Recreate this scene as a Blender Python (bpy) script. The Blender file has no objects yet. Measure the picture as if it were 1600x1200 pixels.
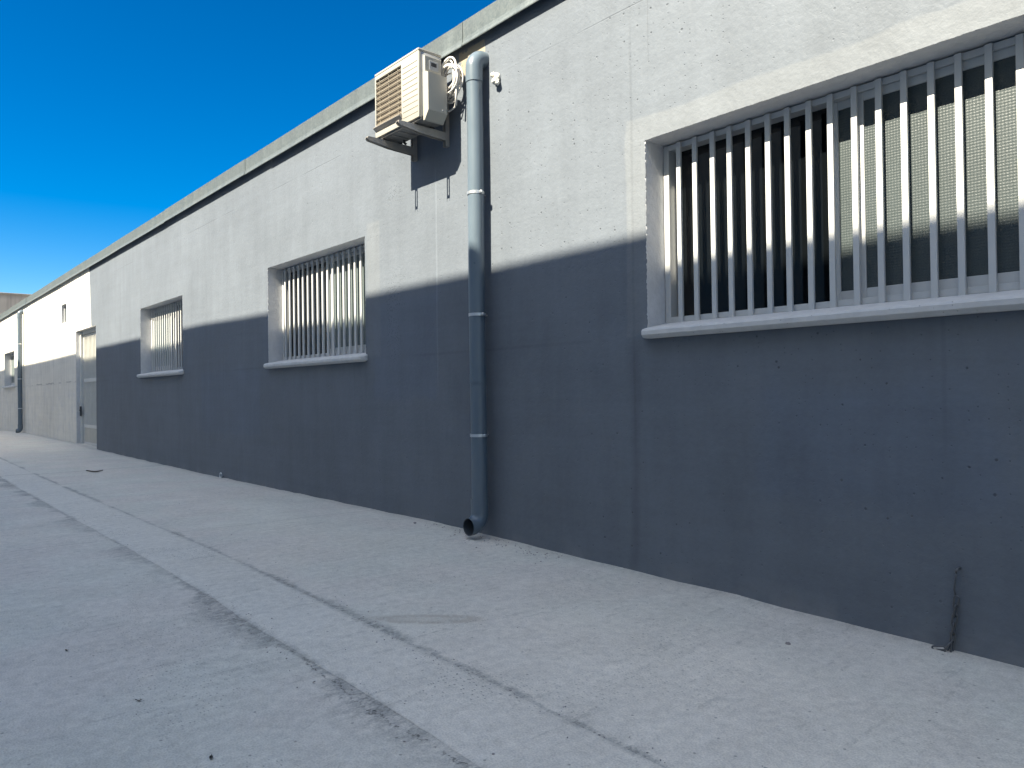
import bpy, bmesh, math, random
from mathutils import Vector, Matrix, noise as mnoise
from mathutils.geometry import tessellate_polygon
random.seed(7)
PI = math.pi
scene = bpy.context.scene
COL = scene.collection

# ------------------------------------------------------------------ node helpers
class V:
    """A node socket (or number) with arithmetic."""
    def __init__(s, g, x): s.g, s.x = g, x
    def _m(s, op, *a, clamp=False): return s.g.math(op, s, *a, clamp=clamp)
    def __add__(s, o): return s._m('ADD', o)
    __radd__ = __add__
    def __sub__(s, o): return s._m('SUBTRACT', o)
    def __rsub__(s, o): return s.g.math('SUBTRACT', o, s)
    def __mul__(s, o): return s._m('MULTIPLY', o)
    __rmul__ = __mul__
    def __truediv__(s, o): return s._m('DIVIDE', o)
    def abs(s): return s._m('ABSOLUTE')
    def lt(s, o): return s._m('LESS_THAN', o)
    def gt(s, o): return s._m('GREATER_THAN', o)
    def step(s, a, b):                       # smoothstep a..b -> 0..1
        n = s.g.new('ShaderNodeMapRange'); n.interpolation_type = 'SMOOTHSTEP'
        s.g.put(n.inputs['Value'], s); s.g.put(n.inputs['From Min'], a); s.g.put(n.inputs['From Max'], b)
        n.inputs['To Min'].default_value = 0; n.inputs['To Max'].default_value = 1
        return V(s.g, n.outputs['Result'])
    def fract(s): return s._m('FRACT')
    def mn(s, o): return s._m('MINIMUM', o)
    def mx(s, o): return s._m('MAXIMUM', o)

class G:
    def __init__(s, tree): s.t = tree; s.dims = '3D'
    def new(s, ty): return s.t.nodes.new(ty)
    def put(s, sock, v):
        if isinstance(v, V): v = v.x
        if isinstance(v, bpy.types.NodeSocket): s.t.links.new(v, sock)
        elif isinstance(v, (tuple, list)):
            sock.default_value = tuple(v) + ((1,) if len(v) == 3 and len(sock.default_value) == 4 else ())
        else: sock.default_value = v
    def math(s, op, *a, clamp=False):
        n = s.new('ShaderNodeMath'); n.operation = op; n.use_clamp = clamp
        for i, v in enumerate(a): s.put(n.inputs[i], v)
        return V(s, n.outputs[0])
    def pos(s):
        n = s.new('ShaderNodeNewGeometry'); sp = s.new('ShaderNodeSeparateXYZ')
        s.t.links.new(n.outputs['Position'], sp.inputs[0])
        return V(s, n.outputs['Position']), V(s, sp.outputs[0]), V(s, sp.outputs[1]), V(s, sp.outputs[2])
    def objpos(s):
        n = s.new('ShaderNodeTexCoord'); sp = s.new('ShaderNodeSeparateXYZ')
        s.t.links.new(n.outputs['Object'], sp.inputs[0])
        return V(s, n.outputs['Object']), V(s, sp.outputs[0]), V(s, sp.outputs[1]), V(s, sp.outputs[2])
    def xyz(s, x, y, z):
        n = s.new('ShaderNodeCombineXYZ')
        for i, v in enumerate((x, y, z)): s.put(n.inputs[i], v)
        return V(s, n.outputs[0])
    def noise(s, p, scale, detail=3, rough=.5, dist=0.):
        n = s.new('ShaderNodeTexNoise'); n.noise_dimensions = s.dims; s.put(n.inputs['Vector'], p)
        n.inputs['Scale'].default_value = scale; n.inputs['Detail'].default_value = detail
        n.inputs['Roughness'].default_value = rough; n.inputs['Distortion'].default_value = dist
        return V(s, n.outputs['Fac'])
    def voro(s, p, scale, feature='F1', rnd=1.):
        n = s.new('ShaderNodeTexVoronoi'); n.voronoi_dimensions = s.dims; n.feature = feature; s.put(n.inputs['Vector'], p)
        n.inputs['Scale'].default_value = scale; n.inputs['Randomness'].default_value = rnd
        c = None
        if feature == 'F1':
            sp = s.new('ShaderNodeSeparateColor'); s.t.links.new(n.outputs['Color'], sp.inputs[0])
            c = V(s, sp.outputs[0])
        return V(s, n.outputs['Distance']), c
    def mix(s, f, a, b):
        n = s.new('ShaderNodeMix'); n.data_type = 'RGBA'
        s.put(n.inputs['Factor'], f); s.put(n.inputs[6], a); s.put(n.inputs[7], b)
        return V(s, n.outputs[2])
    def mul(s, c, f):                        # colour times scalar
        n = s.new('ShaderNodeVectorMath'); n.operation = 'SCALE'
        s.put(n.inputs[0], c); s.put(n.inputs['Scale'], f)
        return V(s, n.outputs[0])
    def bump(s, h, dist, strength=1.):
        n = s.new('ShaderNodeBump'); n.inputs['Strength'].default_value = strength
        n.inputs['Distance'].default_value = dist; s.put(n.inputs['Height'], h)
        return V(s, n.outputs['Normal'])

def material(name, fn):
    m = bpy.data.materials.new(name); m.use_nodes = True
    t = m.node_tree; b = t.nodes['Principled BSDF']; g = G(t)
    r = fn(g)
    for k, v in r.items(): g.put(b.inputs[k], v)
    return m

def box_mask(g, x, z, x0, x1, z0, z1, soft=.01):
    return x.step(x0 - soft, x0 + soft) * (1 - x.step(x1 - soft, x1 + soft)) * z.step(z0 - soft, z0 + soft) * (1 - z.step(z1 - soft, z1 + soft))

GREY = (.124, .142, .165)
CREAM = (.70, .665, .59)

def m_wall(g):
    _, x, y, z = g.pos(); g.dims = '2D'
    p = g.xyz(x, z, 0.)
    n_big = g.noise(p, .55, 2)
    n_mid = g.noise(p, 2.6, 3, .6)
    n_fine = g.noise(p, 34, 3, .65)
    streak = g.noise(g.xyz(x * 5, z * .45, 0.), 1.3, 2, .6)
    board = g.noise(g.xyz(x * .35, z * 9, 0.), 1.5, 2, .6)
    roll = g.noise(g.xyz(x * 9 + 4.1, z * 2.2, 0.), 2.2, 2, .6)
    wob = g.noise(p, 3, 2) - .5
    fac = 1 + (n_big - .5) * .26 + (n_mid - .5) * .22 + (n_fine - .5) * .13 + (streak - .5) * .18 + (board - .5) * .12 + (roll - .5) * .08
    # formwork joints
    zz = z + wob * .007
    on = g.noise(g.xyz(x, 7.3, 0.), .9, 2).step(.44, .56)
    line = (1 - (zz - 3.155).abs().step(.001, .006)) * (.12 + on * .88) * x.step(-14.5, -13.5)
    line2 = (1 - (zz - 1.285).abs().step(.003, .016)) * (1 - on) * .35
    fx = ((x + wob * .012) / 1.58 + .19).fract()
    vl = (1 - (fx - .5).abs().step(.002, .009)) * n_big.step(.48, .62) * z.step(.2, 1.2) * .38
    vcrack = (1 - (x + 2.544 + wob * .006).abs().step(.001, .0035)) * z.step(2.78, 2.82) * .65
    vdark = (1 - (x + 2.69 + wob * .06 - z * .03).abs().step(.004, .05)) * (1 - z.step(1.15, 1.4)) * .5
    lines = (line * .8 + line2 + vl + vcrack + vdark).mn(1.)
    fac = fac * (1 - lines * .3)
    # pale runs and repaired bands
    ridge = (1 - (x + 4.563 + wob * .006).abs().step(.003, .014)) * (1 - z.step(2.6, 2.75)) * z.step(.9, 1.3)
    ridge2 = (1 - (zz - 3.17).abs().step(.002, .008)) * box_mask(g, x, z, -3.8, -3.3, 3.0, 3.3, .05) * .6
    band3 = box_mask(g, x + wob * .05, z + wob * .05, -2.715, -.3, 1.30, 2.505, .010)
    band2 = box_mask(g, x + wob * .06, z + wob * .06, -5.585, -5.38, 1.3, 2.45, .02) * .8
    band1 = box_mask(g, x + wob * .06, z + wob * .06, -7.80, -7.66, 1.3, 2.4, .02) * .4
    smooth = (band3 + band2).mn(1.)
    fac = fac * (1 + ridge * .20 + ridge2 * .12 + band3 * .13 + (band2 + band1) * .10)
    patch = box_mask(g, x + wob * .1, z + wob * .1, -5.5, -4.57, .95, 1.75, .03) + box_mask(g, x + wob * .1, z + wob * .1, -9.8, -7.9, .55, 1.28, .04) * .8 + box_mask(g, x + wob * .2, z + wob * .2, -1.9, -.9, .45, 1.0, .08)
    # cream end of the wall
    xb = -15.93 + (z - 2.5) * -.11 + wob * .05
    cream = (x.lt(xb) * z.gt(2.335) + x.lt(-15.55) * (1 - z.gt(2.335))).mn(1.)
    flak = g.noise(g.xyz(x * .7, z, 0.), 4.5, 4, .65).step(.55, .61) * (1 - z.step(.9, 1.7))
    rain = g.noise(g.xyz(x * 4, z * .35, 0.), 2.2, 3, .6).step(.5, .78)
    creamc = g.mix(flak * .5, CREAM, (.62, .60, .57))
    creamc = g.mix(rain * .3, creamc, (.33, .31, .28))
    scr = (1 - (zz - 1.31 - wob * .06).abs().step(.004, .02)) * g.noise(g.xyz(x, 3., 0.), 1.1, 2).step(.45, .55)
    creamc = g.mix(scr * .6, creamc, (.20, .19, .18))
    base = g.mix(patch * (1 - cream) * .5, GREY, (GREY[0] * .93, GREY[1] * .99, GREY[2] * 1.10))
    base = g.mix(smooth * .5, base, (.140, .150, .157))
    base = g.mix(cream, base, creamc)
    bare = box_mask(g, x + wob * .02, z, -4.25, -3.955, 3.27, 3.45, .004) * g.noise(p, 14, 3).step(.3, .42)
    base = g.mix(bare, base, (.30, .26, .195))
    dust = (1 - z.step(-.05, .10)) * n_mid.step(.42, .66)
    base = g.mix(dust * .22, base, (.33, .32, .30))
    # air holes in the concrete
    dens = n_big.step(.40, .62)
    d1, c1 = g.voro(p, 10); hole1 = (1 - (d1 + wob * .06).step(.03, .07)) * c1.gt(.78) * (dens * .6 + .4)
    d2, c2 = g.voro(g.xyz(x + 3.3, z + 1.7, 0.), 30); hole2 = (1 - d2.step(.06, .13)) * c2.gt(.83) * (dens * .8 + .2)
    stripm = (1 - (x + 5.16 + wob * .1).abs().step(.07, .15)) * z.step(1.0, 1.4) * (1 - z.step(2.6, 2.85))
    d3, c3 = g.voro(g.xyz(x, z * .7, 0.), 60); hole3 = (1 - d3.step(.16, .28)) * c3.gt(.5) * stripm * n_mid.step(.46, .56)
    holes = ((hole1 * .9 + hole2 * .7 + hole3) * (1 - band3 * .85) * (1 - cream * .7)).mn(1.)
    fac = fac * (1 - holes * .5)
    col = g.mul(base, fac)
    h = (n_fine - .5) * .55 + (n_mid - .5) * 1.6 - holes * 1.2 - lines * .35 + ridge * .5
    return {'Base Color': col, 'Roughness': .62, 'Specular IOR Level': .38, 'Normal': g.bump(h, .006, .55)}

def m_reveal(g):
    p, x, y, z = g.pos()
    n = g.noise(p, 22, 4, .65); n2 = g.noise(p, 3, 3)
    gr = g.noise(p, 70, 3, .6).step(.62, .7) * (1 - y.step(.0, .07))
    col = g.mul((.58, .58, .58), 1 + (n - .5) * .3 + (n2 - .5) * .3)
    return {'Base Color': g.mix(gr * .5, col, (.55, .54, .52)), 'Roughness': .7, 'Normal': g.bump(n + g.noise(p, 90, 2) * .4, .006, .7)}

def m_sill(g):
    p, x, y, z = g.pos()
    n = g.noise(p, 18, 4, .6); d, c = g.voro(p, 60)
    pit = (1 - d.step(.1, .22)) * c.gt(.8)
    stain = g.noise(g.xyz(x * 3, y, z * .5), 3, 4).step(.5, .75)
    col = g.mix(stain * .25, (.56, .555, .54), (.40, .38, .36))
    return {'Base Color': g.mul(col, 1 + (n - .5) * .3 - pit * .45), 'Roughness': .75, 'Normal': g.bump(n - pit, .004, .6)}

STRIP0, STRIP1 = -1.965, -1.585
def m_ground(strip):
    def f(g):
        _, x, y, z = g.pos(); g.dims = '2D'
        p = g.xyz(x, y, 0.)
        n1 = g.noise(p, .6, 3, .55); n2 = g.noise(p, 2.3, 4, .62); n3 = g.noise(p, 24, 4, .7); n4 = g.noise(p, 150, 2, .6)
        warp = n2 - .5
        br = g.noise(g.xyz(x * 9 + warp * 3, y * 1.5 + warp, 0.), 2.0, 4, .65)     # trowel sweeps across the alley
        blot = g.noise(g.xyz(x + 8.1, y + 2.2, 0.), 1.0, 3, .6)
        wob = (g.noise(p, 1.6, 3, .6) - .5) * .05 + (n3 - .5) * .035
        if strip: base = g.mix(n2.step(.3, .7), (.68, .65, .57), (.65, .62, .545))
        else:     base = g.mix(blot.step(.36, .64), (.65, .605, .53), (.62, .60, .522))
        warm = n1.step(.5, .72)
        base = g.mix(warm * .3, base, (.65, .595, .495))
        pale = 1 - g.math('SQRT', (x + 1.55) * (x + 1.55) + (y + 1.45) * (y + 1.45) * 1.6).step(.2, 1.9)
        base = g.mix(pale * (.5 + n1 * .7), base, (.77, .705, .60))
        fac = 1 + (n2 - .5) * .26 + (n3 - .5) * .46 + (n4 - .5) * .55 + (br - .5) * .22 + (blot - .5) * .10
        # grime gathered along both edges of the poured channel strip
        brk = g.noise(g.xyz(x * 3, y * 1.6, 0.), 8, 4, .72).step(.38, .58)
        fleck = g.noise(g.xyz(x * 2.2, y * 1.6, 0.), 34, 3, .7).step(.44, .60)
        thick = g.noise(g.xyz(x, 2.7, 0.), 1.9, 4, .62)
        if strip:
            di = (STRIP1 - y + wob * .5).mx(0.); do = (y - STRIP0 + wob * .5).mx(0.)
            gi = (1 - di.step(.0, .03)) * thick.step(.34, .6) * .55
            go = (1 - do.step(.0, .03)) * thick.step(.42, .62) * .6
        else:
            di = y - STRIP1 + wob; do = STRIP0 - y + wob * 1.3
            wi = .018 + thick.step(.36, .66) * .055; wo = .02 + g.noise(g.xyz(x, 5.3, 0.), 1.3, 4, .66).step(.36, .62) * .22
            gi = (1 - (di / wi).step(.2, 1.)) * di.gt(-.08) * (.35 + thick.step(.34, .6) * .65)
            go = (1 - (do / wo).step(.12, 1.)) * do.gt(-.12) * (.32 + thick.step(.36, .58) * .6)
        grime = ((gi + go) * (.22 + brk * .5 + fleck * .35)).mn(1.)
        base = g.mix(grime * .82, base, (.19, .192, .18))
        # joints across the alley
        j1 = 1 - (x + 5.52 - y * .09 + wob * .25).abs().step(.002, .010)
        j2 = 1 - (x + 11.4 + wob * .2).abs().step(.004, .026)
        js = (j1 * (0. if strip else .55) + j2 * .9).mn(1.)
        # broken crack by the outer edge
        xm = x.step(-3.1, -2.7) * (1 - x.step(-1.15, -.9))
        if strip: crack = V(g, 0.) * 0.
        else: crack = (1 - (y - STRIP0 + .03 + warp * .10 + wob * 2.).abs().step(.0015, .007)) * xm * brk * fleck.step(-.4, .5)
        # droppings, dark specks, pock marks
        ds, cs = g.voro(p, 11); sp = (1 - ds.step(.03, .07)) * cs.gt(.86)
        db, cb = g.voro(g.xyz(x * .8 + 2.2, y * 1.7, 0.), 46); sp2 = (1 - db.step(.10, .25)) * cb.gt(.72) * g.noise(g.xyz(x + 5.5, y, 0.), 1.5, 3).step(.50, .64)
        if strip: sp2 = sp2 * 1.7
        specks = (sp * .7 + sp2 * .6).mn(1.)
        scuff = g.noise(g.xyz(x * 5.5, y * 2.2 + warp * 2, 0.), 2.6, 4, .7).step(.60, .74) * .17
        # rust-brown seep beside the channel
        ex = (x + 2.79 + wob * 2) / .20; ey = (y + 1.37 + (x + 2.79) * -.95 + wob * 2) / .10
        e = g.math('SQRT', ex * ex + ey * ey)
        seep = (1 - e.step(.55, 1.15)) * (.35 + e.step(.3, .95) * .65) * n3.step(.25, .6)
        base = g.mix(seep * .75, base, (.30, .235, .17))
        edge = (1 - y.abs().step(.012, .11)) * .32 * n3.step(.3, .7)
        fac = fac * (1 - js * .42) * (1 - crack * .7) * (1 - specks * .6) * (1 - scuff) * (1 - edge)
        h = (n3 - .5) * 1.2 + (n4 - .5) * .6 + (br - .5) * .5 + (n2 - .5) * 1.5 - grime * .5 - js - specks * .5
        return {'Base Color': g.mul(base, fac), 'Roughness': .8, 'Specular IOR Level': .35, 'Normal': g.bump(h, .006, .7)}
    return f

def m_galv(g):
    p, x, y, z = g.pos()
    d, c = g.voro(g.xyz(x, y, z), 75); n = g.noise(g.xyz(x * 4, y, z), 2.0, 4, .6)
    run = g.noise(g.xyz(x * 14, y, z * .6), 1.6, 4, .65)
    col = g.mix(c, (.112, .134, .136), (.150, .171, .170))
    col = g.mul(col, 1 + (n - .5) * .4 + (run - .5) * .4)
    warm = g.noise(g.xyz(x, y, z), 1.3, 3).step(.55, .75)
    return {'Base Color': g.mix(warm * .35, col, (.20, .185, .155)), 'Metallic': .45, 'Roughness': .5 + (n - .5) * .3, 'Normal': g.bump(n, .004, .3)}

def plain(c, rough=.5, metal=0., var=.12, scale=9., bump=.0, spec=.5):
    def f(g):
        p, x, y, z = g.pos()
        n = g.noise(p, scale, 4, .6); n2 = g.noise(g.xyz(x * 6, y * 6, z * .8), 1.7, 3)
        r = {'Base Color': g.mul(tuple(c), 1 + (n - .5) * var * 2 + (n2 - .5) * var * 1.4), 'Roughness': rough + (n - .5) * .12, 'Metallic': metal, 'Specular IOR Level': spec}
        if bump: r['Normal'] = g.bump(n, bump, .5)
        return r
    return f

def m_glass(tone):                           # cast glass with a pressed square pattern
    def f(g):
        p, x, y, z = g.pos(); g.dims = '2D'
        k = 2 * PI / .0125
        gx = g.math('SINE', x * k); gz = g.math('SINE', z * k)
        n = g.noise(g.xyz(x, z, 0.), 190, 2, .7); n2 = g.noise(g.xyz(x, z, 0.), 3, 2)
        col = g.mul(tone, 1 + (n2 - .5) * .25 + (n - .5) * .9 + gx * gz * .06)
        return {'Base Color': col, 'Roughness': .42, 'Specular IOR Level': .5, 'Normal': g.bump(gx * .24 + gz * .24 + n, .0016, .55)}
    return f

def m_doorglass(g):
    p, x, y, z = g.pos(); n = g.noise(p, 40, 3)
    return {'Base Color': g.mul((.46, .45, .38), 1 + (n - .5) * .2), 'Roughness': .35, 'Normal': g.bump(n, .003, .6)}

def m_fins(g):
    p, x, y, z = g.pos()
    a = g.math('SINE', x * (2 * PI / .006)); n = g.noise(p, 14, 3); b = g.math('SINE', z * (2 * PI / .011))
    return {'Base Color': g.mul((.115, .095, .07), 1 + a * .18 + b * .3 + (n - .5) * .5), 'Roughness': .6, 'Metallic': .2}

def m_farconcrete(g):
    p, x, y, z = g.pos()
    run = g.noise(g.xyz(x, y * 1.6, z * .12), 1.1, 5, .65); n = g.noise(p, 1.2, 4)
    top = z.step(6.45, 6.85)
    col = g.mix(run.step(.42, .66), (.34, .31, .275), (.19, .17, .16))
    col = g.mix(top * .6, col, (.12, .115, .115))
    return {'Base Color': g.mul(col, 1 + (n - .5) * .3), 'Roughness': .85}

M = {
 'wall': material('painted_concrete', m_wall), 'reveal': material('rough_reveal_paint', m_reveal), 'sill': material('cast_sill', m_sill),
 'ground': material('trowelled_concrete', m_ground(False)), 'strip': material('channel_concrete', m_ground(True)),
 'galv': material('galvanised_sheet', m_galv), 'alu': material('pale_grey_aluminium', plain((.53, .535, .525), .42, .05, .05, 30)),
 'glass': material('patterned_glass', m_glass((.046, .059, .060))), 'grazeglass': material('grazing_lit_glass', m_glass((.135, .16, .155))), 'darkpane': material('opaque_dark_glass', plain((.0035, .0045, .0055), .05, 0, .3, 2, 0, .4)), 'doorglass': material('frosted_door_glass', m_doorglass),
 'dark': material('dark_room', plain((.035, .037, .04), .9)), 'white': material('ac_white_enamel', plain((.36, .345, .30), .4, 0, .06, 12)),
 'acgrey': material('ac_side_grey', plain((.36, .365, .365), .45, 0, .06, 12)), 'acbase': material('ac_base_pan', plain((.17, .165, .155), .6, .2, .4, 18)),
 'fins': material('ac_coil_fins', m_fins), 'wire': material('ac_guard_wire', plain((.36, .325, .26), .5)),
 'bracket': material('dusty_bracket_paint', plain((.36, .335, .30), .6, .1, .28, 16, .002)),
 'pvc': material('grey_pvc', plain((.108, .142, .172), .30, 0, .07, 5, 0, .55)), 'pvcin': material('pipe_inside', plain((.05, .06, .07), .6)),
 'zinc': material('zinc_clamp', plain((.62, .64, .65), .35, .75, .1, 40)), 'cable': material('white_cable', plain((.62, .60, .56), .5, 0, .05)),
 'foam': material('white_foam', plain((.66, .63, .56), .85, 0, .15, 60, .006)), 'chain': material('weathered_steel', plain((.13, .135, .14), .45, .7, .3, 60)),
 'rubber': material('black_rubber', plain((.02, .02, .02), .7)), 'gate': material('gate_paint', plain((.60, .60, .57), .5, .05, .12, 8)),
 'gatepanel': material('gate_panel_paint', plain((.45, .435, .38), .55, 0, .2, 6)), 'lock': material('lock_case', plain((.03, .03, .035), .5)),
 'far': material('stained_far_concrete', m_farconcrete), 'opp': material('facing_facade_render', plain((.70, .66, .60), .85, 0, .15, 1.5)),
 'leaf': material('dry_leaf', plain((.16, .14, .12), .8, 0, .3, 60)), 'stone': material('crumbled_mortar', plain((.26, .23, .22), .9, 0, .3, 60, .004)),
 'roof': material('roof_sheet', plain((.3, .3, .3), .7)), 'badge': material('ac_badge_grey', plain((.42, .44, .42), .4)),
 'fillet': material('mortar_fillet', plain((.36, .35, .335), .85, 0, .25, 25, .006)),
}

# ------------------------------------------------------------------ mesh helpers
WL = {}                                       # world location of each object's origin
class MB:
    def __init__(s): s.bm = bmesh.new()
    def face(s, pts):
        vs = [s.bm.verts.new(p) for p in pts]; return s.bm.faces.new(vs)
    def box(s, x0, x1, y0, y1, z0, z1, bev=0., seg=2):
        t = bmesh.new(); bmesh.ops.create_cube(t, size=1)
        for v in t.verts: v.co = Vector(((x0 + x1) / 2 + v.co.x * (x1 - x0), (y0 + y1) / 2 + v.co.y * (y1 - y0), (z0 + z1) / 2 + v.co.z * (z1 - z0)))
        if bev: bmesh.ops.bevel(t, geom=t.edges[:], offset=bev, segments=seg, affect='EDGES', profile=.5)
        s.merge(t); return s
    def merge(s, t):
        me = bpy.data.meshes.new('t'); t.to_mesh(me); t.free(); s.bm.from_mesh(me); bpy.data.meshes.remove(me)
    def prism(s, prof, axis, a, b):           # closed 2-D profile swept along an axis
        def P(u, v, t): return {'x': (t, u, v), 'y': (u, t, v), 'z': (u, v, t)}[axis]
        A = [s.bm.verts.new(P(u, v, a)) for u, v in prof]; B = [s.bm.verts.new(P(u, v, b)) for u, v in prof]
        n = len(prof)
        for i in range(n): s.bm.faces.new((A[i], A[(i + 1) % n], B[(i + 1) % n], B[i]))
        s.bm.faces.new(A[::-1]); s.bm.faces.new(B); return s
    def tube(s, pts, r, n=12, closed=False, cap=True):
        pts = [Vector(p) for p in pts]; rings = []; N = len(pts)
        up = None
        for i, p in enumerate(pts):
            a = pts[(i - 1) % N] if (closed or i > 0) else p; b = pts[(i + 1) % N] if (closed or i < N - 1) else p
            t = (b - a).normalized()
            if up is None: up = t.orthogonal().normalized()
            up = (up - t * up.dot(t)).normalized(); w = t.cross(up)
            rr = r[i] if isinstance(r, (list, tuple)) else r
            rings.append([s.bm.verts.new(p + (up * math.cos(2 * PI * k / n) + w * math.sin(2 * PI * k / n)) * rr) for k in range(n)])
        for i in range(N if closed else N - 1):
            A, B = rings[i], rings[(i + 1) % N]
            # line the rings up when closing
            off = 0
            if closed and i == N - 1: off = min(range(n), key=lambda o: (A[0].co - B[o].co).length)
            for k in range(n): s.bm.faces.new((A[k], A[(k + 1) % n], B[(k + 1 + off) % n], B[(k + off) % n]))
        if cap and not closed:
            s.bm.faces.new(rings[0][::-1]); s.bm.faces.new(rings[-1])
        return s
    def build(s, name, mat, parent=None, smooth=False, origin=None, mats=None):
        bmesh.ops.recalc_face_normals(s.bm, faces=s.bm.faces[:]) if not getattr(s, 'keep', False) else None
        vs = s.bm.verts
        if origin is None:
            lo = Vector([min(v.co[i] for v in vs) for i in range(3)]); hi = Vector([max(v.co[i] for v in vs) for i in range(3)])
            origin = (lo + hi) / 2
            if parent is None: origin.z = lo.z
        origin = Vector(origin)
        for v in vs: v.co -= origin
        me = bpy.data.meshes.new(name); s.bm.to_mesh(me); s.bm.free()
        for m in (mats or [mat]): me.materials.append(M[m])
        if smooth:
            me.polygons.foreach_set('use_smooth', [True] * len(me.polygons))
            if smooth != 'all': me.set_sharp_from_angle(angle=math.radians(40))
        o = bpy.data.objects.new(name, me); COL.objects.link(o)
        WL[o] = origin
        if parent: o.parent = parent; o.location = origin - WL[parent]
        else: o.location = origin
        return o

def thing(name, loc, label, cat, group=None):
    o = bpy.data.objects.new(name, None); o.empty_display_size = .1; COL.objects.link(o)
    o.location = loc; WL[o] = Vector(loc); return tag(o, label, cat, group)
def tag(o, label, cat, group=None, kind=None):
    if label: o['label'] = label
    if cat: o['category'] = cat
    if group: o['group'] = group
    if kind: o['kind'] = kind
    return o

# ------------------------------------------------------------------ ground
PX = [-400, -60, -28.75, -24.3, -17.1, -15.5, -9.7, -8, -4.5, -3.4, -2.6, -1.9, -1.3, -.8, 3, 400]
PZ = [-.05, -.05, -.044, .04, .033, .001, -.014, -.005, .008, -.014, -.027, -.036, -.053, -.066, -.1, -.1]
def zg(x):
    for i in range(len(PX) - 1):
        if x <= PX[i + 1]:
            t = (x - PX[i]) / (PX[i + 1] - PX[i]); return PZ[i] + (PZ[i + 1] - PZ[i]) * t
    return PZ[-1]
def zgs(x): return sum(zg(x + d) for d in (-.4, -.2, 0, .2, .4)) / 5
def lumps(x, y): return (mnoise.noise(Vector((x * 1.7, y * 1.7, 0))) * .004 + mnoise.noise(Vector((x * 6, y * 6, 3))) * .0018)

def sheet(xs, ys, f, name, mat):
    mb = MB(); bm = mb.bm; mb.keep = True
    rows = [[bm.verts.new((x, y, f(x, y))) for y in ys] for x in xs]
    for i in range(len(xs) - 1):
        for j in range(len(ys) - 1): bm.faces.new((rows[i][j], rows[i + 1][j], rows[i + 1][j + 1], rows[i][j + 1]))
    o = mb.build(name, mat, smooth='all', origin=(0, 0, 0)); o['kind'] = 'structure'; return o
xs = [-400, -200, -100, -60, -45, -36] + [-32 + .4 * i for i in range(35)] + [-18 + .12 * i for i in range(168)] + [2.3, 3, 4, 6, 10, 20, 50, 150, 400]
ys = [-400, -150, -60, -25, -12, -8, -6, -5] + [-4.5 + .1 * i for i in range(42)] + [-.34, -.28, -.22, -.16, -.11, -.07, -.04, -.02, 0, .03, .3, 12, 40, 150, 400]
def ghz(x, y):
    near = 1 if (-32 < x < 3 and -5 < y < .5) else 0
    z = zgs(x) + near * lumps(x, y)
    if near and y > -.12:                     # a ragged lip of mortar runs up the foot of the wall
        t = min(1, (y + .12) / .12)
        z += t * t * (.006 + .007 * mnoise.noise(Vector((x * 3.1, 0, 9))) + .004 * mnoise.noise(Vector((x * 17, 0, 2))))
    return z
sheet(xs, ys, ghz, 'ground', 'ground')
sx = [-60, -45, -36] + [-32 + .4 * i for i in range(35)] + [-18 + .06 * i for i in range(336)] + [2.3, 3, 6, 10, 20]
sy = [STRIP0 + (STRIP1 - STRIP0) * i / 8 for i in range(9)]
def shz(x, y):
    e = min(y - STRIP0, STRIP1 - y)
    return ghz(x, y) + .0012 + .005 * min(1, e / .07)
def wobble(o):
    for v in o.data.vertices:
        if abs(v.co.y - STRIP0) < 1e-4: v.co.y += .008 * mnoise.noise(Vector((v.co.x * 2, 0, 5))) + .006 * mnoise.noise(Vector((v.co.x * 9, 0, 5)))
        if abs(v.co.y - STRIP1) < 1e-4: v.co.y += .006 * mnoise.noise(Vector((v.co.x * 2, 7, 5))) + .005 * mnoise.noise(Vector((v.co.x * 9, 7, 5)))
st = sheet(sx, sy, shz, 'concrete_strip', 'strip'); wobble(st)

# ------------------------------------------------------------------ the long low building
XL, XR, ZT = -34., 7., 3.50
bld = thing('long_building', (-12, 0, 0), 'long low building with dark grey painted concrete wall, cream far end and barred windows', 'building')
WW = 2.05
WINS = [  # x0, z0, z1, open half, has bars
    (-2.575, 1.352, 2.377, 'left', True), (-7.675, 1.345, 2.352, 'left', True), (-12.557, 1.355, 2.364, 'right', True), (-27.66, 1.36, 2.355, 'none', False)]
DOOR = (-17.28, -15.53, -.2, 2.333)
VENT = (-18.74, -18.2, 2.605, 3.01)
def rough_rect(x0, x1, z0, z1, amp, stepl=.02, bottom=True):
    pts = []
    def run(a, b, fixed, vert, rough):
        n = max(1, int(abs(b - a) / stepl)) if rough else 1
        for i in range(n):
            t = a + (b - a) * i / n
            j = 0 if (i == 0 or not rough) else amp * (.35 if not vert else 1) * (.5 * mnoise.noise(Vector((t * 21, fixed * 3, 1))) + 1.5 * mnoise.noise(Vector((t * 75, fixed, 4))) + .8 * mnoise.noise(Vector((t * 170, fixed, 8))))
            pts.append((fixed + j, t) if vert else (t, fixed + j))
    run(z0, z1, x0, True, True); run(x0, x1, z1, False, True); run(z1, z0, x1, True, True); run(x1, x0, z0, False, False)
    return pts
holes = []
for (x0, z0, z1, _, _b) in WINS:
    holes.append((rough_rect(x0, x0 + WW, z0 - .06, z1, .0035 if x0 > -10 else .0025, .011), .16))
holes.append((rough_rect(DOOR[0], DOOR[1], DOOR[2], DOOR[3], .003), .14))
holes.append((rough_rect(VENT[0], VENT[1], VENT[2], VENT[3], .003), .09))
mb = MB(); bm = mb.bm; mb.keep = True
order = sorted(holes, key=lambda h: h[0][0][0]); cut = [XL]
for k in range(len(order) - 1):
    cut.append((max(p[0] for p in order[k][0]) + min(p[0] for p in order[k + 1][0])) / 2)
cut.append(XR)
cols = [(bm.verts.new((c, 0, -.5)), bm.verts.new((c, 0, ZT))) for c in cut]
ringv = []
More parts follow.
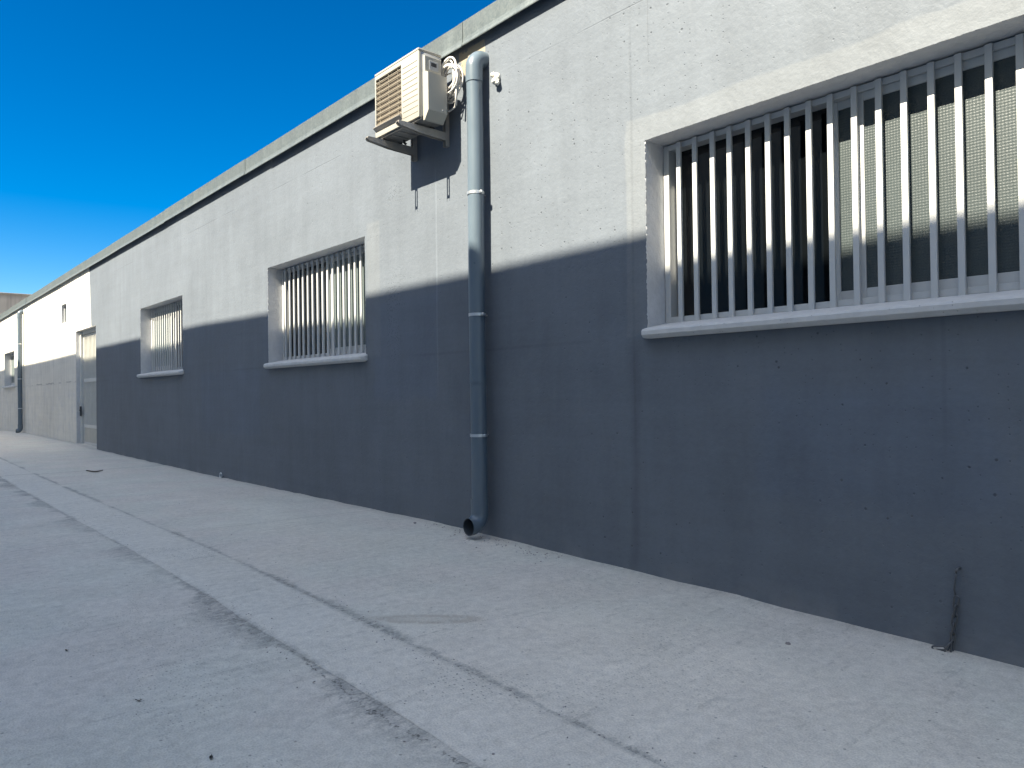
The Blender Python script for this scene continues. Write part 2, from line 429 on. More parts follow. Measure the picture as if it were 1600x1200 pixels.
for k, (h, d) in enumerate(order):           # one panel of wall round each opening
    outer = [cols[k][0], cols[k + 1][0], cols[k + 1][1], cols[k][1]]
    hv = [bm.verts.new((p[0], 0, p[1])) for p in h]; ringv.append(hv)
    allv = outer + hv
    for tri in tessellate_polygon([[v.co.copy() for v in outer], [v.co.copy() for v in hv]]):
        try: fc = bm.faces.new([allv[i] for i in tri])
        except ValueError: continue
        fc.normal_update()
        if fc.normal.y > 0: fc.normal_flip()
for (h, d), fv in zip(order, ringv):
    n = len(h)
    cx = sum(p[0] for p in h) / n; cz = sum(p[1] for p in h) / n
    xs_ = [p[0] for p in h]; zs_ = [p[1] for p in h]
    bx0, bx1 = sorted(xs_)[n // 8], sorted(xs_)[-n // 8]
    x0r, x1r, z0r, z1r = min(h, key=lambda q: q[0] + q[1])[0], max(h, key=lambda q: q[0] + q[1])[0], h[0][1], max(h, key=lambda q: q[0] + q[1])[1]
    # back ring straight, front ring ragged
    def clean(p):
        q = list(p)
        if abs(q[0] - x0r) < .02: q[0] = x0r
        if abs(q[0] - x1r) < .02: q[0] = x1r
        if abs(q[1] - z1r) < .02: q[1] = z1r
        return q
    bv = [bm.verts.new((clean(p)[0], d + .12, clean(p)[1])) for p in h]
    mid = [bm.verts.new((clean(p)[0], .012, clean(p)[1])) for p in h]
    for k in range(n):
        k2 = (k + 1) % n
        for A, B in ((fv, mid), (mid, bv)):
            f_ = bm.faces.new((A[k], A[k2], B[k2], B[k])); f_.material_index = 1
            f_.normal_update(); c = f_.calc_center_median()
            if f_.normal.dot(Vector((cx - c.x, 0, cz - c.z))) < 0: f_.normal_flip()
# end wall towards the camera side, hidden end, back and the roof deck behind the coping
for q in ([(XR, 0, -.5), (XR, 9, -.5), (XR, 9, ZT), (XR, 0, ZT)], [(XL, 0, -.5), (XL, 9, -.5), (XL, 9, ZT), (XL, 0, ZT)], [(XL, 9, -.5), (XR, 9, -.5), (XR, 9, ZT), (XL, 9, ZT)]):
    mb.face(q)
mb.build('wall', None, bld, origin=(-12, 0, 0), mats=['wall', 'reveal'])
mb = MB(); mb.box(XL + .01, XR - .01, .02, 8.99, 3.42, ZT - .02); mb.build('roof', 'roof', bld)
mb = MB()                                     # dark rooms behind the openings
mb.keep = True
mb.box(XL + .1, XR - .1, .30, 6.0, -.3, 3.40)
bm = mb.bm
kill = [f for f in bm.faces if f.normal.y < -.9 or all(abs(v.co.y - .30) < 1e-4 for v in f.verts)]
bmesh.ops.delete(bm, geom=kill, context='FACES')
mb.build('interior', 'dark', bld)

# galvanised coping: sheets lapped end to end
mb = MB()
prof = [(.30, 3.64), (-.036, 3.632), (-.042, 3.628), (-.042, 3.505), (-.046, 3.482), (-.053, 3.460), (-.052, 3.453), (-.045, 3.453), (-.040, 3.474), (-.034, 3.50), (-.034, 3.615), (.30, 3.625)]
seams = [XL - .1, -31, -28.4, -26.1, -23.2, -20.8, -18.6, -16.15, -14.2, -11.1, -8.2, -7.55, -4.2, -1.2, 1.8, 4.8, XR + .1]
for i in range(len(seams) - 1):
    dz = random.uniform(-.004, .004); dy = random.uniform(-.004, .002) - (.0025 if i % 2 else 0); tl = random.uniform(-.003, .003)
    a, b = seams[i] - .0, seams[i + 1] + (.05 if i % 2 else -.002)
    n = 14
    rows = []
    for k in range(n + 1):
        x = a + (b - a) * k / n
        w = .0025 * mnoise.noise(Vector((x * 1.3, 0, 2))); wy = .003 * mnoise.noise(Vector((x * 1.1, 5, 2)))
        rows.append([mb.bm.verts.new((x, y + dy + (wy if z < 3.5 else 0), z + dz + tl * (k / n - .5) + w)) for y, z in prof])
    m_ = len(prof)
    for k in range(n):
        for j in range(m_): mb.bm.faces.new((rows[k][j], rows[k][(j + 1) % m_], rows[k + 1][(j + 1) % m_], rows[k + 1][j]))
    mb.bm.faces.new(rows[0][::-1]); mb.bm.faces.new(rows[-1])
mb.build('coping', 'galv', bld)

def sash(x0, x1, z0, z1, y, win, gl):
    f = MB(); w = .038
    f.box(x0, x0 + w, y, y + .022, z0, z1, .002, 1); f.box(x1 - w, x1, y, y + .022, z0, z1, .002, 1)
    f.box(x0 + w, x1 - w, y + .001, y + .021, z0, z0 + .045, .002, 1); f.box(x0 + w, x1 - w, y + .001, y + .021, z1 - w, z1, .002, 1)
    f.build('sash', 'alu', win)
    p = MB(); p.box(x0 + w - .004, x1 - w + .004, y + .008, y + .013, z0 + .04, z1 - w + .004); p.build('pane', gl, win)

def make_window(x0, z0, z1, opn, bars):
    x1 = x0 + WW; a, b, c, d = x0 + .004, x1 - .004, z0 + .02, z1 - .008
    f = MB(); y0, y1 = .158, .235; w = .036
    f.box(a, a + w, y0, y1, c, d, .002, 1); f.box(b - w, b, y0, y1, c, d, .002, 1)
    f.box(a + w, b - w, y0 + .001, y1 - .001, c, c + .03, .002, 1); f.box(a + w, b - w, y0 + .001, y1 - .001, d - .03, d, .002, 1)
    win = f.build('window', 'alu', bld)
    # cast sill with a rounded nose
    s = MB(); zt = z0 + .02; zf = z0 - .022
    prof = [(0., zf + .012), (-.050, zf + .001), (-.058, zf - .003), (-.0655, zf - .013), (-.0655, zf - .034), (-.062, zf - .038), (-.044, zf - .053), (0, zf - .053)]
    n = 90; rows = []
    for k in range(n + 1):
        x = x0 - .022 + (WW + .05) * k / n
        e = min(k, n - k); sh = {0: .42, 1: .86}.get(e, 1.)
        j = .0016 * mnoise.noise(Vector((x * 30, 1, 1))); j2 = .0016 * mnoise.noise(Vector((x * 26, 4, 1)))
        rows.append([s.bm.verts.new((x, y * (sh if y < -.04 else 1) + (j if y < -.03 else 0), z + (j2 if y < -.03 else 0) + ((1 - sh) * .02 if z < zf - .03 else 0) - ((1 - sh) * .012 if z > zf - .01 else 0))) for y, z in prof])
    m_ = len(prof)
    for k in range(n):
        for q in range(m_): s.bm.faces.new((rows[k][q], rows[k][(q + 1) % m_], rows[k + 1][(q + 1) % m_], rows[k + 1][q]))
    s.bm.faces.new(rows[0][::-1]); s.bm.faces.new(rows[-1])
    s.prism([(-.0005, zf - .05), (.26, zf - .05), (.26, zt), (.157, zt), (-.0005, zf + .0095)], 'x', x0 + .001, x1 - .001)
    s.build('sill', 'sill', win)
    zb, zt2 = c + .03, d - .03; gl = 'glass' if x0 > -5 else 'grazeglass'  # far windows: same patterned glass, grazing-light brightness put into its tone
    if opn == 'left':
        sash(x0 + 1.075, x1 - .042, zb, zt2, .172, win, gl); sash(x0 + .945, x1 - .16, zb, zt2, .200, win, gl)
    elif opn == 'right':
        sash(x0 + .042, x0 + .98, zb, zt2, .172, win, gl); sash(x0 + .16, x0 + 1.09, zb, zt2, .200, win, gl)
    else:
        sash(x0 + .042, x0 + 1.04, zb, zt2, .172, win, gl); sash(x0 + 1.0, x1 - .042, zb, zt2, .200, win, gl)
    if opn in ('left', 'right'):              # the other half: opaque panes, the unlit room's dark put into their colour
        ca, cb = (x0 + .05, x0 + .955) if opn == 'left' else (x0 + 1.08, x1 - .05)
        p = MB(); p.box(ca, cb, .228, .233, zb - .004, zt2 + .004); p.build('dark_pane', 'darkpane', win)
        p = MB(); xs_ = ca if opn == 'left' else cb - .03
        p.box(xs_, xs_ + .03, .215, .236, zb, zt2, .002, 1); p.build('sash', 'alu', win)
    if bars:
        for i in range(18):
            xb = x0 + .117 + i * .1073 + random.uniform(-.003, .003); r = MB()
            r.box(xb - .0135, xb + .0135, 0.139, .155, z0 + .014 - .0, z1 - .012, .0009, 1)
            r.build('window_bar', 'alu', win)
    return win
for w in WINS: make_window(*w)

# door: grille gate over frosted panes
x0, x1, _, z1 = DOOR; zb = .03
f = MB()
f.box(x0 + .002, x0 + .085, .07, .165, zb - .1, z1 - .004, .003, 1); f.box(x1 - .05, x1 - .002, .10, .165, zb - .1, z1 - .004, .003, 1)
f.box(x0 + .085, x1 - .05, .101, .164, z1 - .07, z1 - .004, .003, 1)
door = f.build('door', 'gate', bld)
f = MB(); a, b = x0 + .10, x1 - .075
f.box(a, a + .045, .115, .150, zb, z1 - .08, .002, 1); f.box(b - .045, b, .115, .150, zb, z1 - .08, .002, 1)
for za, zc in ((zb, zb + .05), (.37, .43), (1.29, 1.36), (z1 - .13, z1 - .08)): f.box(a + .045, b - .045, .116, .149, za, zc, .002, 1)
f.build('gate_frame', 'gate', door)
f = MB(); f.box(a + .045, b - .045, .122, .140, zb + .05, .37, .002, 1); f.build('kick_panel', 'gatepanel', door)
for i in range(13):
    xb = a + .045 + (b - a - .09) * (i + .5) / 13; f = MB(); f.box(xb - .011, xb + .011, .119, .141, .43, z1 - .13, .002, 1); f.build('door_bar', 'gate', door)
f = MB(); f.box(a + .045, b - .045, .152, .158, .40, z1 - .10); f.build('pane', 'doorglass', door)
f = MB(); f.box(x0 + .060, x0 + .13, .045, .071, .60, .80, .006, 2); f.box(x0 + .085, x0 + .20, .03, .048, .71, .735, .006, 2); f.build('lock', 'lock', door)
f = MB()
f.box(VENT[0] + .003, VENT[0] + .035, .06, .10, VENT[2] + .003, VENT[3] - .003, .002, 1); f.box(VENT[1] - .035, VENT[1] - .003, .06, .10, VENT[2] + .003, VENT[3] - .003, .002, 1)
f.box(VENT[0] + .035, VENT[1] - .035, .061, .099, VENT[2] + .003, VENT[2] + .03, .002, 1); f.box(VENT[0] + .035, VENT[1] - .035, .061, .099, VENT[3] - .03, VENT[3] - .003, .002, 1)
vent = f.build('small_window', 'alu', bld)
f = MB(); f.box(VENT[0] + .03, VENT[1] - .03, .075, .08, VENT[2] + .025, VENT[3] - .025); f.build('pane', 'glass', vent)

# ------------------------------------------------------------------ downpipes
def downpipe(X, label, ztop, zbot, clamps, couplings, y=-.086, R=.0555):
    t = thing('downpipe', (X, y, zg(X)), label, 'downpipe', 'grey plastic downpipes on the long wall')
    p = MB(); n = 40
    pts = [(X + .004 * math.sin(3 * (zbot + (ztop - zbot) * k / n)), y, zbot + (ztop - zbot) * k / n) for k in range(n + 1)]
    p.tube(pts, R, 32, cap=False); p.build('pipe', 'pvc', t, smooth='all')
    # top elbow turns into the wall
    p = MB(); rad = .075; pts = [(X, y, ztop - .10), (X, y, ztop)]
    for k in range(1, 13):
        a = PI / 2 * k / 12; pts.append((X, y + rad * (1 - math.cos(a)), ztop + rad * math.sin(a)))
    pts.append((X, .02, ztop + rad)); p.tube(pts, R + .0045, 32); p.build('elbow', 'pvc', t, smooth=True)
    # bottom elbow turns out from the wall, open mouth
    p = MB(); zc = zbot + .07; rad = .085
    path = [(X, y, zc + .03), (X, y, zbot)]
    for k in range(1, 11):
        a = PI / 2 * k / 10; path.append((X, y - rad * (1 - math.cos(a)), zbot - rad * math.sin(a)))
    path.append((X, y - rad - .014, zbot - rad))
    inner = path[:]
    p.tube(path, R + .0045, 32, cap=False)
    e = p.build('elbow', 'pvc', t, smooth=True)
    p = MB(); p.tube([(X, y, zbot - .001)] + path[2:], R + .0012, 32, cap=False)
    yo = path[-1][1]; zo = zbot - rad; k0 = []
    for r_ in (R + .0012, R + .0045):
        k0.append([p.bm.verts.new((X + r_ * math.cos(2 * PI * k / 32), yo, zo + r_ * math.sin(2 * PI * k / 32))) for k in range(32)])
    for k in range(32): p.bm.faces.new((k0[0][k], k0[0][(k + 1) % 32], k0[1][(k + 1) % 32], k0[1][k]))
    p.build('pipe_lining', 'pvcin', e, smooth=True)
    for zc in couplings:
        p = MB(); p.tube([(X, y, zc - .004), (X, y, zc)], R + .0035, 32); p.tube([(X, y, zc + .002), (X, y, zc + .06)], R + .0018, 32); p.build('coupling', 'pvc', t, smooth=True)
    for zc in clamps:
        c = MB(); hh = .010
        ring = [[c.bm.verts.new((X + r_ * math.cos(2 * PI * k / 36), y + r_ * math.sin(2 * PI * k / 36), zc + z_)) for k in range(36)] for r_, z_ in ((R + .0012, -hh), (R + .0045, -hh), (R + .0045, hh), (R + .0012, hh))]
        for q in range(4):
            for k in range(36): c.bm.faces.new((ring[q][k], ring[q][(k + 1) % 36], ring[(q + 1) % 4][(k + 1) % 36], ring[(q + 1) % 4][k]))
        c.box(X + R - .004, X + R + .020, y - .012, y + .004, zc - .010, zc + .010, .002, 1)
        c.tube([(X + R + .010, y - .020, zc), (X + R + .010, y + .012, zc)], .0048, 8)
        c.tube([(X, y + R, zc), (X, .01, zc)], .005, 8)
        c.build('clamp', 'zinc', t, smooth=True)
    return t
downpipe(-3.972, 'grey plastic downpipe with open bottom elbow, beside the air conditioner', 3.225, .168, (2.36, 1.525, .70), (1.06,))
downpipe(-23.95, 'grey downpipe on the cream far end, beside the small last window', 3.25, .17, (2.45, 1.5, .7), ())

# ------------------------------------------------------------------ air conditioner on its brackets
AX0, AX1, AY0, AY1, AZ0, AZ1 = -4.895, -4.304, -.320, -.120, 2.935, 3.418
ac = thing('air_conditioner', ((AX0 + AX1) / 2, -.22, AZ0), 'cream white outdoor air conditioner unit fixed high beside the downpipe', 'air conditioner')
b = MB(); b.box(AX0 + .003, AX1 - .001, AY0 + .022, AY1, AZ0 + .01, AZ1 - .012, .008); b.build('casing', 'acgrey', ac, smooth=True)
b = MB(); b.box(AX0 - .001, AX1 + .003, AY0 - .002, AY1 - .001, AZ1 - .014, AZ1 + .004, .006); b.build('lid', 'white', ac, smooth=True)
GX0, GX1, GZ0, GZ1 = AX0 + .012, -4.530, 3.008, 3.372
b = MB()
b.box(AX0, GX0, AY0, AY0 + .024, AZ0, AZ1 - .015, .004); b.box(GX1, AX1, AY0, AY0 + .024, AZ0, AZ1 - .015, .004)
b.box(GX0 - .004, GX1 + .004, AY0 + .0005, AY0 + .0235, GZ1, AZ1 - .0155, .002); b.box(GX0 - .004, GX1 + .004, AY0 + .0005, AY0 + .0235, AZ0 + .0005, GZ0, .002)
for i in range(10):                           # pressed ribs on the service panel
    zc = AZ0 + .045 + i * .040; b.prism([(AY0 - .0035, zc - .003), (AY0 + .004, zc - .017), (AY0 + .004, zc + .003)], 'x', GX1 + .022, AX1 - .014)
front = b.build('front_panel', 'white', ac, smooth=True)
b = MB(); b.prism([(AY0 + .006, GZ0 + .004), (AY0 - .026, GZ0 - .003), (AY0 - .026, GZ0 - .006), (AY0 - .001, GZ0 - .028), (AY0 + .006, GZ0 - .028)], 'x', GX0 - .004, GX1 + .010); b.build('drip_lip', 'bracket', front)
b = MB(); b.box(GX0 - .002, GX1 + .002, AY0 + .0145, AY0 + .018, GZ0 - .002, GZ1 + .002); b.build('condenser_coil', 'fins', ac)
b = MB()
for i in range(9):
    zc = GZ0 + .022 + i * .0395; b.box(GX0 - .002, GX1 + .002, AY0 + .001, AY0 + .0075, zc - .0019, zc + .0019, .0006, 1)
for i in range(3):
    xc = GX0 + .05 + i * .125; b.box(xc - .0012, xc + .0012, AY0 + .0078, AY0 + .0098, GZ0, GZ1)
b.build('fan_guard', 'wire', ac)
b = MB()                                      # faint maker's mark, too worn to read
b.box(-4.497, -4.487, AY0 - .0012, AY0 + .002, 3.300, 3.311)
for i, (w_, h_) in enumerate(((.008, .017), (.006, .012), (.009, .012), (.007, .017), (.010, .012))): b.box(-4.478 + i * .0155, -4.478 + i * .0155 + w_, AY0 - .0012, AY0 + .002, 3.300, 3.300 + h_)
b.build('badge', 'badge', front)
# valve cover on the end: upper pocket with hand hole, deeper lower cover with sloping underside
CX = AX1 + .064
b = MB()
b.box(AX1 - .002, AX1 + .022, AY0 + .038, AY1 - .020, 3.236, 3.372, .004)
b.prism([(AX1 - .001, 3.255), (AX1 + .030, 3.255), (CX, 3.240), (CX, 2.975), (AX1 + .016, 2.915), (AX1 - .001, 2.915)], 'y', AY0 + .036, AY1 - .002)
cover = b.build('valve_cover', 'white', ac)
b = MB(); b.box(AX1 + .0195, AX1 + .0235, AY0 + .075, AY1 - .045, 3.275, 3.345, .003); b.build('pocket', 'acgrey', cover)
b = MB(); b.box(AX1 + .0225, AX1 + .0250, AY0 + .090, AY1 - .062, 3.305, 3.332, .002); b.build('hand_hole', 'dark', cover)
b = MB(); b.box(CX - .001, CX + .002, AY1 - .045, AY1 - .030, 2.990, 2.998, .001); b.build('sticker', 'acgrey', cover)
b = MB(); b.box(AX0 + .012, AX1 - .008, AY0 + .014, AY1 - .004, AZ0 - .016, AZ0 + .012, .004)
for i in range(5): b.box(AX0 + .06 + i * .1, AX0 + .10 + i * .1, AY0 + .03, AY1 - .03, AZ0 - .021, AZ0 - .010, .004)
b.build('base_pan', 'acbase', ac, smooth=True)
for xf in (-4.823, -4.400):
    for yf in (AY0 + .03, AY1 - .03):
        b = MB(); b.box(xf - .016, xf + .016, yf - .018, yf + .018, 2.907, AZ0 - .012, .003); b.build('foot', 'rubber', ac)
b = MB(); b.tube([(-4.74, -.16, 2.925), (-4.74, -.16, 2.895), (-4.735, -.145, 2.885)], .010, 10); b.build('drain_spout', 'rubber', ac, smooth=True)

def bracket(X, label):
    t = thing('wall_bracket', (X, 0, 2.81), label, 'bracket', 'steel brackets carrying the air conditioner')
    r = MB(); r.box(X - .019, X + .019, -.006, .0, 2.805, 3.26, .001, 1); r.box(X - .019, X - .0155, -.034, -.006, 2.805, 3.26); r.box(X + .0155, X + .019, -.034, -.006, 2.805, 3.26)
    r.build('wall_rail', 'bracket', t)
    a = MB(); zt = 2.906; w = .0185                # slotted top flange and one tapering web
    s0, s1, hw = -.415, -.300, .0055
    for q in ((-w, -hw, -.434, 0), (hw, w, -.434, 0)): a.box(X + q[0], X + q[1], q[2], q[3] - .034, zt - .0035, zt)
    a.box(X - hw, X + hw, -.434, s0, zt - .0035, zt); a.box(X - hw, X + hw, s1, -.034, zt - .0035, zt)
    prof = [(-.438, zt - .0036), (-.440, zt - .018), (-.425, zt - .030), (-.25, zt - .052), (-.034, zt - .060), (-.034, zt - .0036)]
    a.prism(prof, 'x', X + w - .0035, X + w); a.prism(prof, 'x', X - w, X - w + .0035)
    a.build('arm', 'bracket', t)
bracket(-4.822, 'tapered steel bracket under the grille side of the air conditioner, farther from the downpipe')
bracket(-4.400, 'tapered steel bracket under the air conditioner, next to the downpipe')

# loose coil of white cable behind the unit
mb = MB(); random.seed(3)
for i in range(9):
    cx = -4.285 + random.uniform(-.012, .028); cz = 3.235 + random.uniform(-.03, .03); rx = random.uniform(.075, .118); rz = random.uniform(.085, .150); tl = random.uniform(-.35, .35); yy = -.045 - i * .007
    pts = []
    for k in range(40):
        a = 2 * PI * k / 40; u, v = rx * math.cos(a), rz * math.sin(a) * (1 + .06 * math.sin(2 * a + i))
        pts.append((cx + u * math.cos(tl) - v * math.sin(tl) * .4, yy + .010 * math.sin(a * 2 + i), cz + v * math.cos(tl) + u * math.sin(tl)))
    mb.tube(pts, .0058 if i % 3 else .0075, 8, closed=True)
mb.tube([(-4.215, -.075, 3.33), (-4.185, -.082, 3.22), (-4.182, -.085, 3.12), (-4.188, -.083, 3.035)], .0085, 8)
mb.tube([(-4.225, -.060, 3.33), (-4.200, -.064, 3.22), (-4.205, -.066, 3.10), (-4.23, -.06, 3.04), (-4.30, -.06, 3.03), (-4.36, -.07, 3.06)], .0065, 8)
tag(mb.build('cable_coil', 'cable', smooth='all'), 'loose coil of white cable hanging between the air conditioner and the downpipe', 'cable')

# ------------------------------------------------------------------ small fixings on the wall
def lump(mb, c, r, seed, sc=(1, 1, 1), n=3):
    t = bmesh.new(); bmesh.ops.create_icosphere(t, subdivisions=n, radius=1)
    for v in t.verts:
        k = 1 + .28 * mnoise.noise(v.co * 1.6 + Vector((seed, 0, 0))) + .13 * mnoise.noise(v.co * 4 + Vector((0, seed, 0)))
        v.co = Vector((v.co.x * sc[0], v.co.y * sc[1], v.co.z * sc[2])) * r * k + Vector(c)
    mb.merge(t)
mb = MB(); lump(mb, (-3.822, -.012, 3.128), .034, 2, (.85, .8, 1.1)); lump(mb, (-3.812, -.030, 3.100), .026, 5, (.9, 1, .9)); lump(mb, (-3.795, -.028, 3.082), .015, 8)
lump(mb, (-3.83, -.035, 3.145), .018, 11)
tag(mb.build('foam_lump', 'foam', smooth='all'), 'small lump of white foam stuck high on the wall right of the downpipe', 'foam')

ch = thing('chain', (-1.06, -.02, zg(-1.06)), 'short weathered steel chain hanging from a hook low on the wall', 'chain')
h = MB(); h.tube([(-1.045, .0, .277), (-1.045, -.022, .279), (-1.050, -.030, .272), (-1.052, -.024, .262)], .0045, 8)
h.tube([(-1.052, -.024, .264), (-1.058, -.020, .22), (-1.064, -.014, .195), (-1.057, -.015, .165)], .0038, 8); h.build('hook', 'chain', ch, smooth='all')
def link(c, ang, flat, tilt=0.):
    L, w = .0155, .0085; pts = []
    for k in range(20):
        a = 2 * PI * k / 20; u = w * math.cos(a); v = w * math.sin(a) + (L if math.sin(a) >= 0 else -L)
        q = Vector((u, 0, v))
        q.rotate(Matrix.Rotation(flat, 3, 'Z')); q.rotate(Matrix.Rotation(ang, 3, 'Y')); q.rotate(Matrix.Rotation(tilt, 3, 'X'))
        pts.append(Vector(c) + q)
    m_ = MB(); m_.tube(pts, .0036, 8, closed=True); m_.build('link', 'chain', ch, smooth='all')
zz = .145; xx = -1.056; seq = []
for i in range(6):
    link((xx, -.016, zz), math.radians(6 + 3 * math.sin(i)), (PI / 2.3 if i % 2 else .15)); zz -= .036; xx -= .0035
gz = zg(-1.1)
link((-1.086, -.026, gz + .018), math.radians(25), 1.3); link((-1.116, -.034, gz + .012), math.radians(78), .3)

er = MB(); z0 = zg(-9.05)
er.tube([(-9.05, .01, z0 + .035), (-9.05, -.02, z0 + .035)], .010, 8)
er.tube([(-9.05 + .030 * math.cos(2 * PI * k / 20), -.026, z0 + .035 + .030 * math.sin(2 * PI * k / 20)) for k in range(20)], .0085, 8, closed=True)
tag(er.build('eye_ring', 'zinc', smooth='all'), 'small metal ring fixed at the foot of the wall between two windows', 'ring')

# ------------------------------------------------------------------ things lying on the concrete
def leaf(x, y, L, W, rot, label):
    mb = MB(); n = 8; rows = []
    for i in range(n + 1):
        t = i / n; w = W * math.sin(PI * min(.98, max(.03, t))) ** .8; u = (t - .5) * L
        rows.append([mb.bm.verts.new((u, w * s, .003 + .07 * L * (2 * t - 1) ** 2 + (.35 * W if s else 0) + .002 * math.sin(9 * t + s))) for s in (-1, 0, 1)])
    for i in range(n):
        for j in range(2): mb.bm.faces.new((rows[i][j], rows[i + 1][j], rows[i + 1][j + 1], rows[i][j + 1]))
    bmesh.ops.solidify(mb.bm, geom=mb.bm.faces[:], thickness=.001)
    bmesh.ops.rotate(mb.bm, verts=mb.bm.verts[:], matrix=Matrix.Rotation(rot, 3, 'Z')); bmesh.ops.translate(mb.bm, verts=mb.bm.verts[:], vec=(x, y, ghz(x, y)))
    return tag(mb.build('dry_leaf', 'leaf', smooth='all'), label, 'leaf', 'dry leaves on the concrete')
leaf(-11.08, -.96, .22, .035, .9, 'curled dry leaf lying farthest along the alley, out from the first barred window')
leaf(-3.40, -2.65, .017, .005, .5, 'tiny dark dry leaf on the left foreground concrete')
leaf(-2.70, -2.566, .024, .0045, .8, 'thin dark twig-like leaf in the middle of the left foreground')
leaf(-2.16, -2.514, .024, .005, -.3, 'small dark leaf near the bottom edge, left of the pale strip')
def stone(x, y, r, label, seed):
    mb = MB(); lump(mb, (x, y, ghz(x, y) + r * .35), r, seed, (1.25, .9, .6), 2)
    return tag(mb.build('mortar_crumb', 'stone', smooth=True), label, 'stone', 'crumbs of mortar on the concrete')
stone(-1.547, -.421, .010, 'pinkish crumb of mortar on the concrete below the large window', 3)
stone(-4.72, -.12, .012, 'small mortar crumb at the wall foot left of the downpipe', 5)
random.seed(11)
gr = MB()
for i in range(420):
    if i < 130: x = random.uniform(-4.6, -3.2); y = -.03 - abs(random.gauss(0, .09)); r = random.uniform(.0015, .006)
    elif i < 300: x = random.uniform(-3.6, -.9); y = random.gauss(STRIP0 if i % 2 else STRIP1, .05); r = random.uniform(.001, .004)
    else: x = random.uniform(-9, -.5); y = random.uniform(-3.1, -.05); r = random.uniform(.001, .0042)
    t = bmesh.new(); bmesh.ops.create_icosphere(t, subdivisions=1, radius=1)
    rz = random.uniform(0, 6); k = random.uniform(.6, 1.6)
    for v in t.verts: v.co = Matrix.Rotation(rz, 3, 'Z') @ Vector((v.co.x * k, v.co.y / k, v.co.z * .6)) * r * random.uniform(.85, 1.15) + Vector((x, y, ghz(x, y) + r * .3 + (.006 if STRIP0 < y < STRIP1 else 0)))
    gr.merge(t)
tag(gr.build('grit', 'stone'), 'scattered dark grit and crumbs along the alley floor', 'grit', kind='stuff')

# ------------------------------------------------------------------ neighbouring buildings
SLOPE = 1.0913                                # tan of the sun's height
YO = -9.0
top = [(-70, 1.86), (-21, 1.875), (-15, 1.91), (-9.6, 1.91), (-8.2, 1.88), (-5.5, 1.845), (-4, 1.845), (-2.5, 1.865), (0, 1.88), (30, 1.88)]
ob = thing('facing_building', (-10, YO, 0), 'plain rendered building across the alley, behind the viewer, that shades the ground', 'building')
mb = MB()
F = [(x, z - .0 + SLOPE * -YO) for x, z in top]
fr = [mb.bm.verts.new((x, YO, z)) for x, z in F] ; bk = [mb.bm.verts.new((x, YO - 7, z)) for x, z in F]
fb = [mb.bm.verts.new((x, YO, -.4)) for x, z in F]; bb = [mb.bm.verts.new((x, YO - 7, -.4)) for x, z in F]
for i in range(len(F) - 1):
    mb.bm.faces.new((fr[i], fr[i + 1], fb[i + 1], fb[i])); mb.bm.faces.new((bk[i + 1], bk[i], bb[i], bb[i + 1])); mb.bm.faces.new((fr[i], bk[i], bk[i + 1], fr[i + 1]))
mb.bm.faces.new((fr[0], fb[0], bb[0], bk[0])); mb.bm.faces.new((fr[-1], bk[-1], bb[-1], fb[-1]))
mb.build('wall', 'opp', ob, origin=(-10, YO, 0))

fb_ = thing('far_building', (-50, 3, 0), 'tall stained concrete building showing above the far end of the roof', 'building')
mb = MB(); mb.box(-62, -50, -14, 16, -.4, 6.80); mb.build('wall', 'far', fb_)
mb = MB(); mb.box(-62.1, -49.92, -14.1, 16.1, 6.803, 6.90, .02, 1); mb.build('parapet', 'far', fb_)

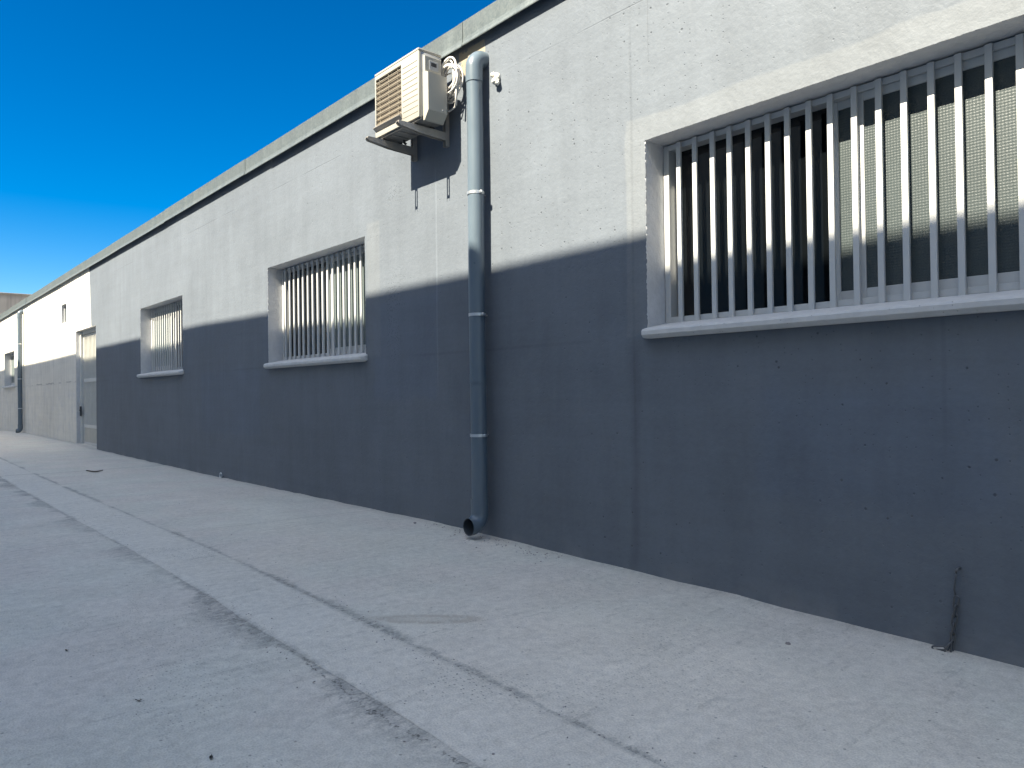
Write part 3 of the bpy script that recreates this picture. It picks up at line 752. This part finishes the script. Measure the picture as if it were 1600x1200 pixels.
# ------------------------------------------------------------------ camera, sun, sky
R = Matrix(((0.6579996749881556, 0.015635635841302706, 0.7528558657587253), (0.7529060175203562, 0.003597275436350178, -0.6581182176410801), (-0.012998326704569137, 0.9998712849668567, -0.009405158244712473)))
cam = bpy.data.cameras.new('camera'); co = bpy.data.objects.new('camera', cam); COL.objects.link(co)
cam.sensor_fit = 'HORIZONTAL'; cam.sensor_width = 36; cam.lens = 1155.6 / 1600 * 36; cam.clip_start = .05; cam.clip_end = 2000
co.matrix_world = Matrix.Translation((0, -3.2495, 1.0)) @ R.to_4x4()
scene.camera = co
ELEV = math.atan(SLOPE)
GLOW = 6.9
sun = bpy.data.lights.new('sun', 'SUN'); sun.energy = 5.0; sun.angle = math.radians(.27); sun.color = (1., .915, .745)
so = bpy.data.objects.new('sun', sun); COL.objects.link(so); so.location = (0, -20, 25); so.rotation_euler = (PI / 2 - ELEV, 0, math.radians(.6))
w = bpy.data.worlds.new('World'); scene.world = w; w.use_nodes = True
nt = w.node_tree; bg = nt.nodes['Background']
sky = nt.nodes.new('ShaderNodeTexSky'); sky.sky_type = 'NISHITA'; sky.sun_disc = False; sky.sun_elevation = ELEV; sky.sun_rotation = PI
sky.altitude = 300; sky.air_density = 1.0; sky.dust_density = .3; sky.ozone_density = 2.5
wg = G(nt)
sc_ = nt.nodes.new('ShaderNodeVectorMath'); sc_.operation = 'SCALE'; sc_.inputs['Scale'].default_value = .64
gm = nt.nodes.new('ShaderNodeGamma'); gm.inputs['Gamma'].default_value = 1.3
hsv = nt.nodes.new('ShaderNodeHueSaturation'); hsv.inputs['Saturation'].default_value = 1.42
nt.links.new(sky.outputs[0], sc_.inputs[0]); nt.links.new(sc_.outputs[0], gm.inputs['Color']); nt.links.new(gm.outputs[0], hsv.inputs['Color'])
# sky glow added round the sun, out of view, to lift the shade
tc = nt.nodes.new('ShaderNodeTexCoord'); dt = nt.nodes.new('ShaderNodeVectorMath'); dt.operation = 'DOT_PRODUCT'
nt.links.new(tc.outputs['Generated'], dt.inputs[0]); dt.inputs[1].default_value = (0, -math.cos(ELEV), math.sin(ELEV))
glow = V(wg, dt.outputs['Value']).step(.45, 1.)
ad = nt.nodes.new('ShaderNodeVectorMath'); ad.operation = 'ADD'
gl = wg.mul((.95, .98, .97), glow * GLOW)
nt.links.new(hsv.outputs[0], ad.inputs[0]); nt.links.new(gl.x, ad.inputs[1]); nt.links.new(ad.outputs[0], bg.inputs['Color'])
bg.inputs['Strength'].default_value = .0535
scene.view_settings.view_transform = 'Standard'; scene.view_settings.look = 'None'; scene.view_settings.gamma = 1; scene.view_settings.exposure = 1.85
scene.cycles.max_bounces = 5; scene.cycles.diffuse_bounces = 4; scene.cycles.glossy_bounces = 2; scene.cycles.caustics_reflective = False; scene.cycles.caustics_refractive = False
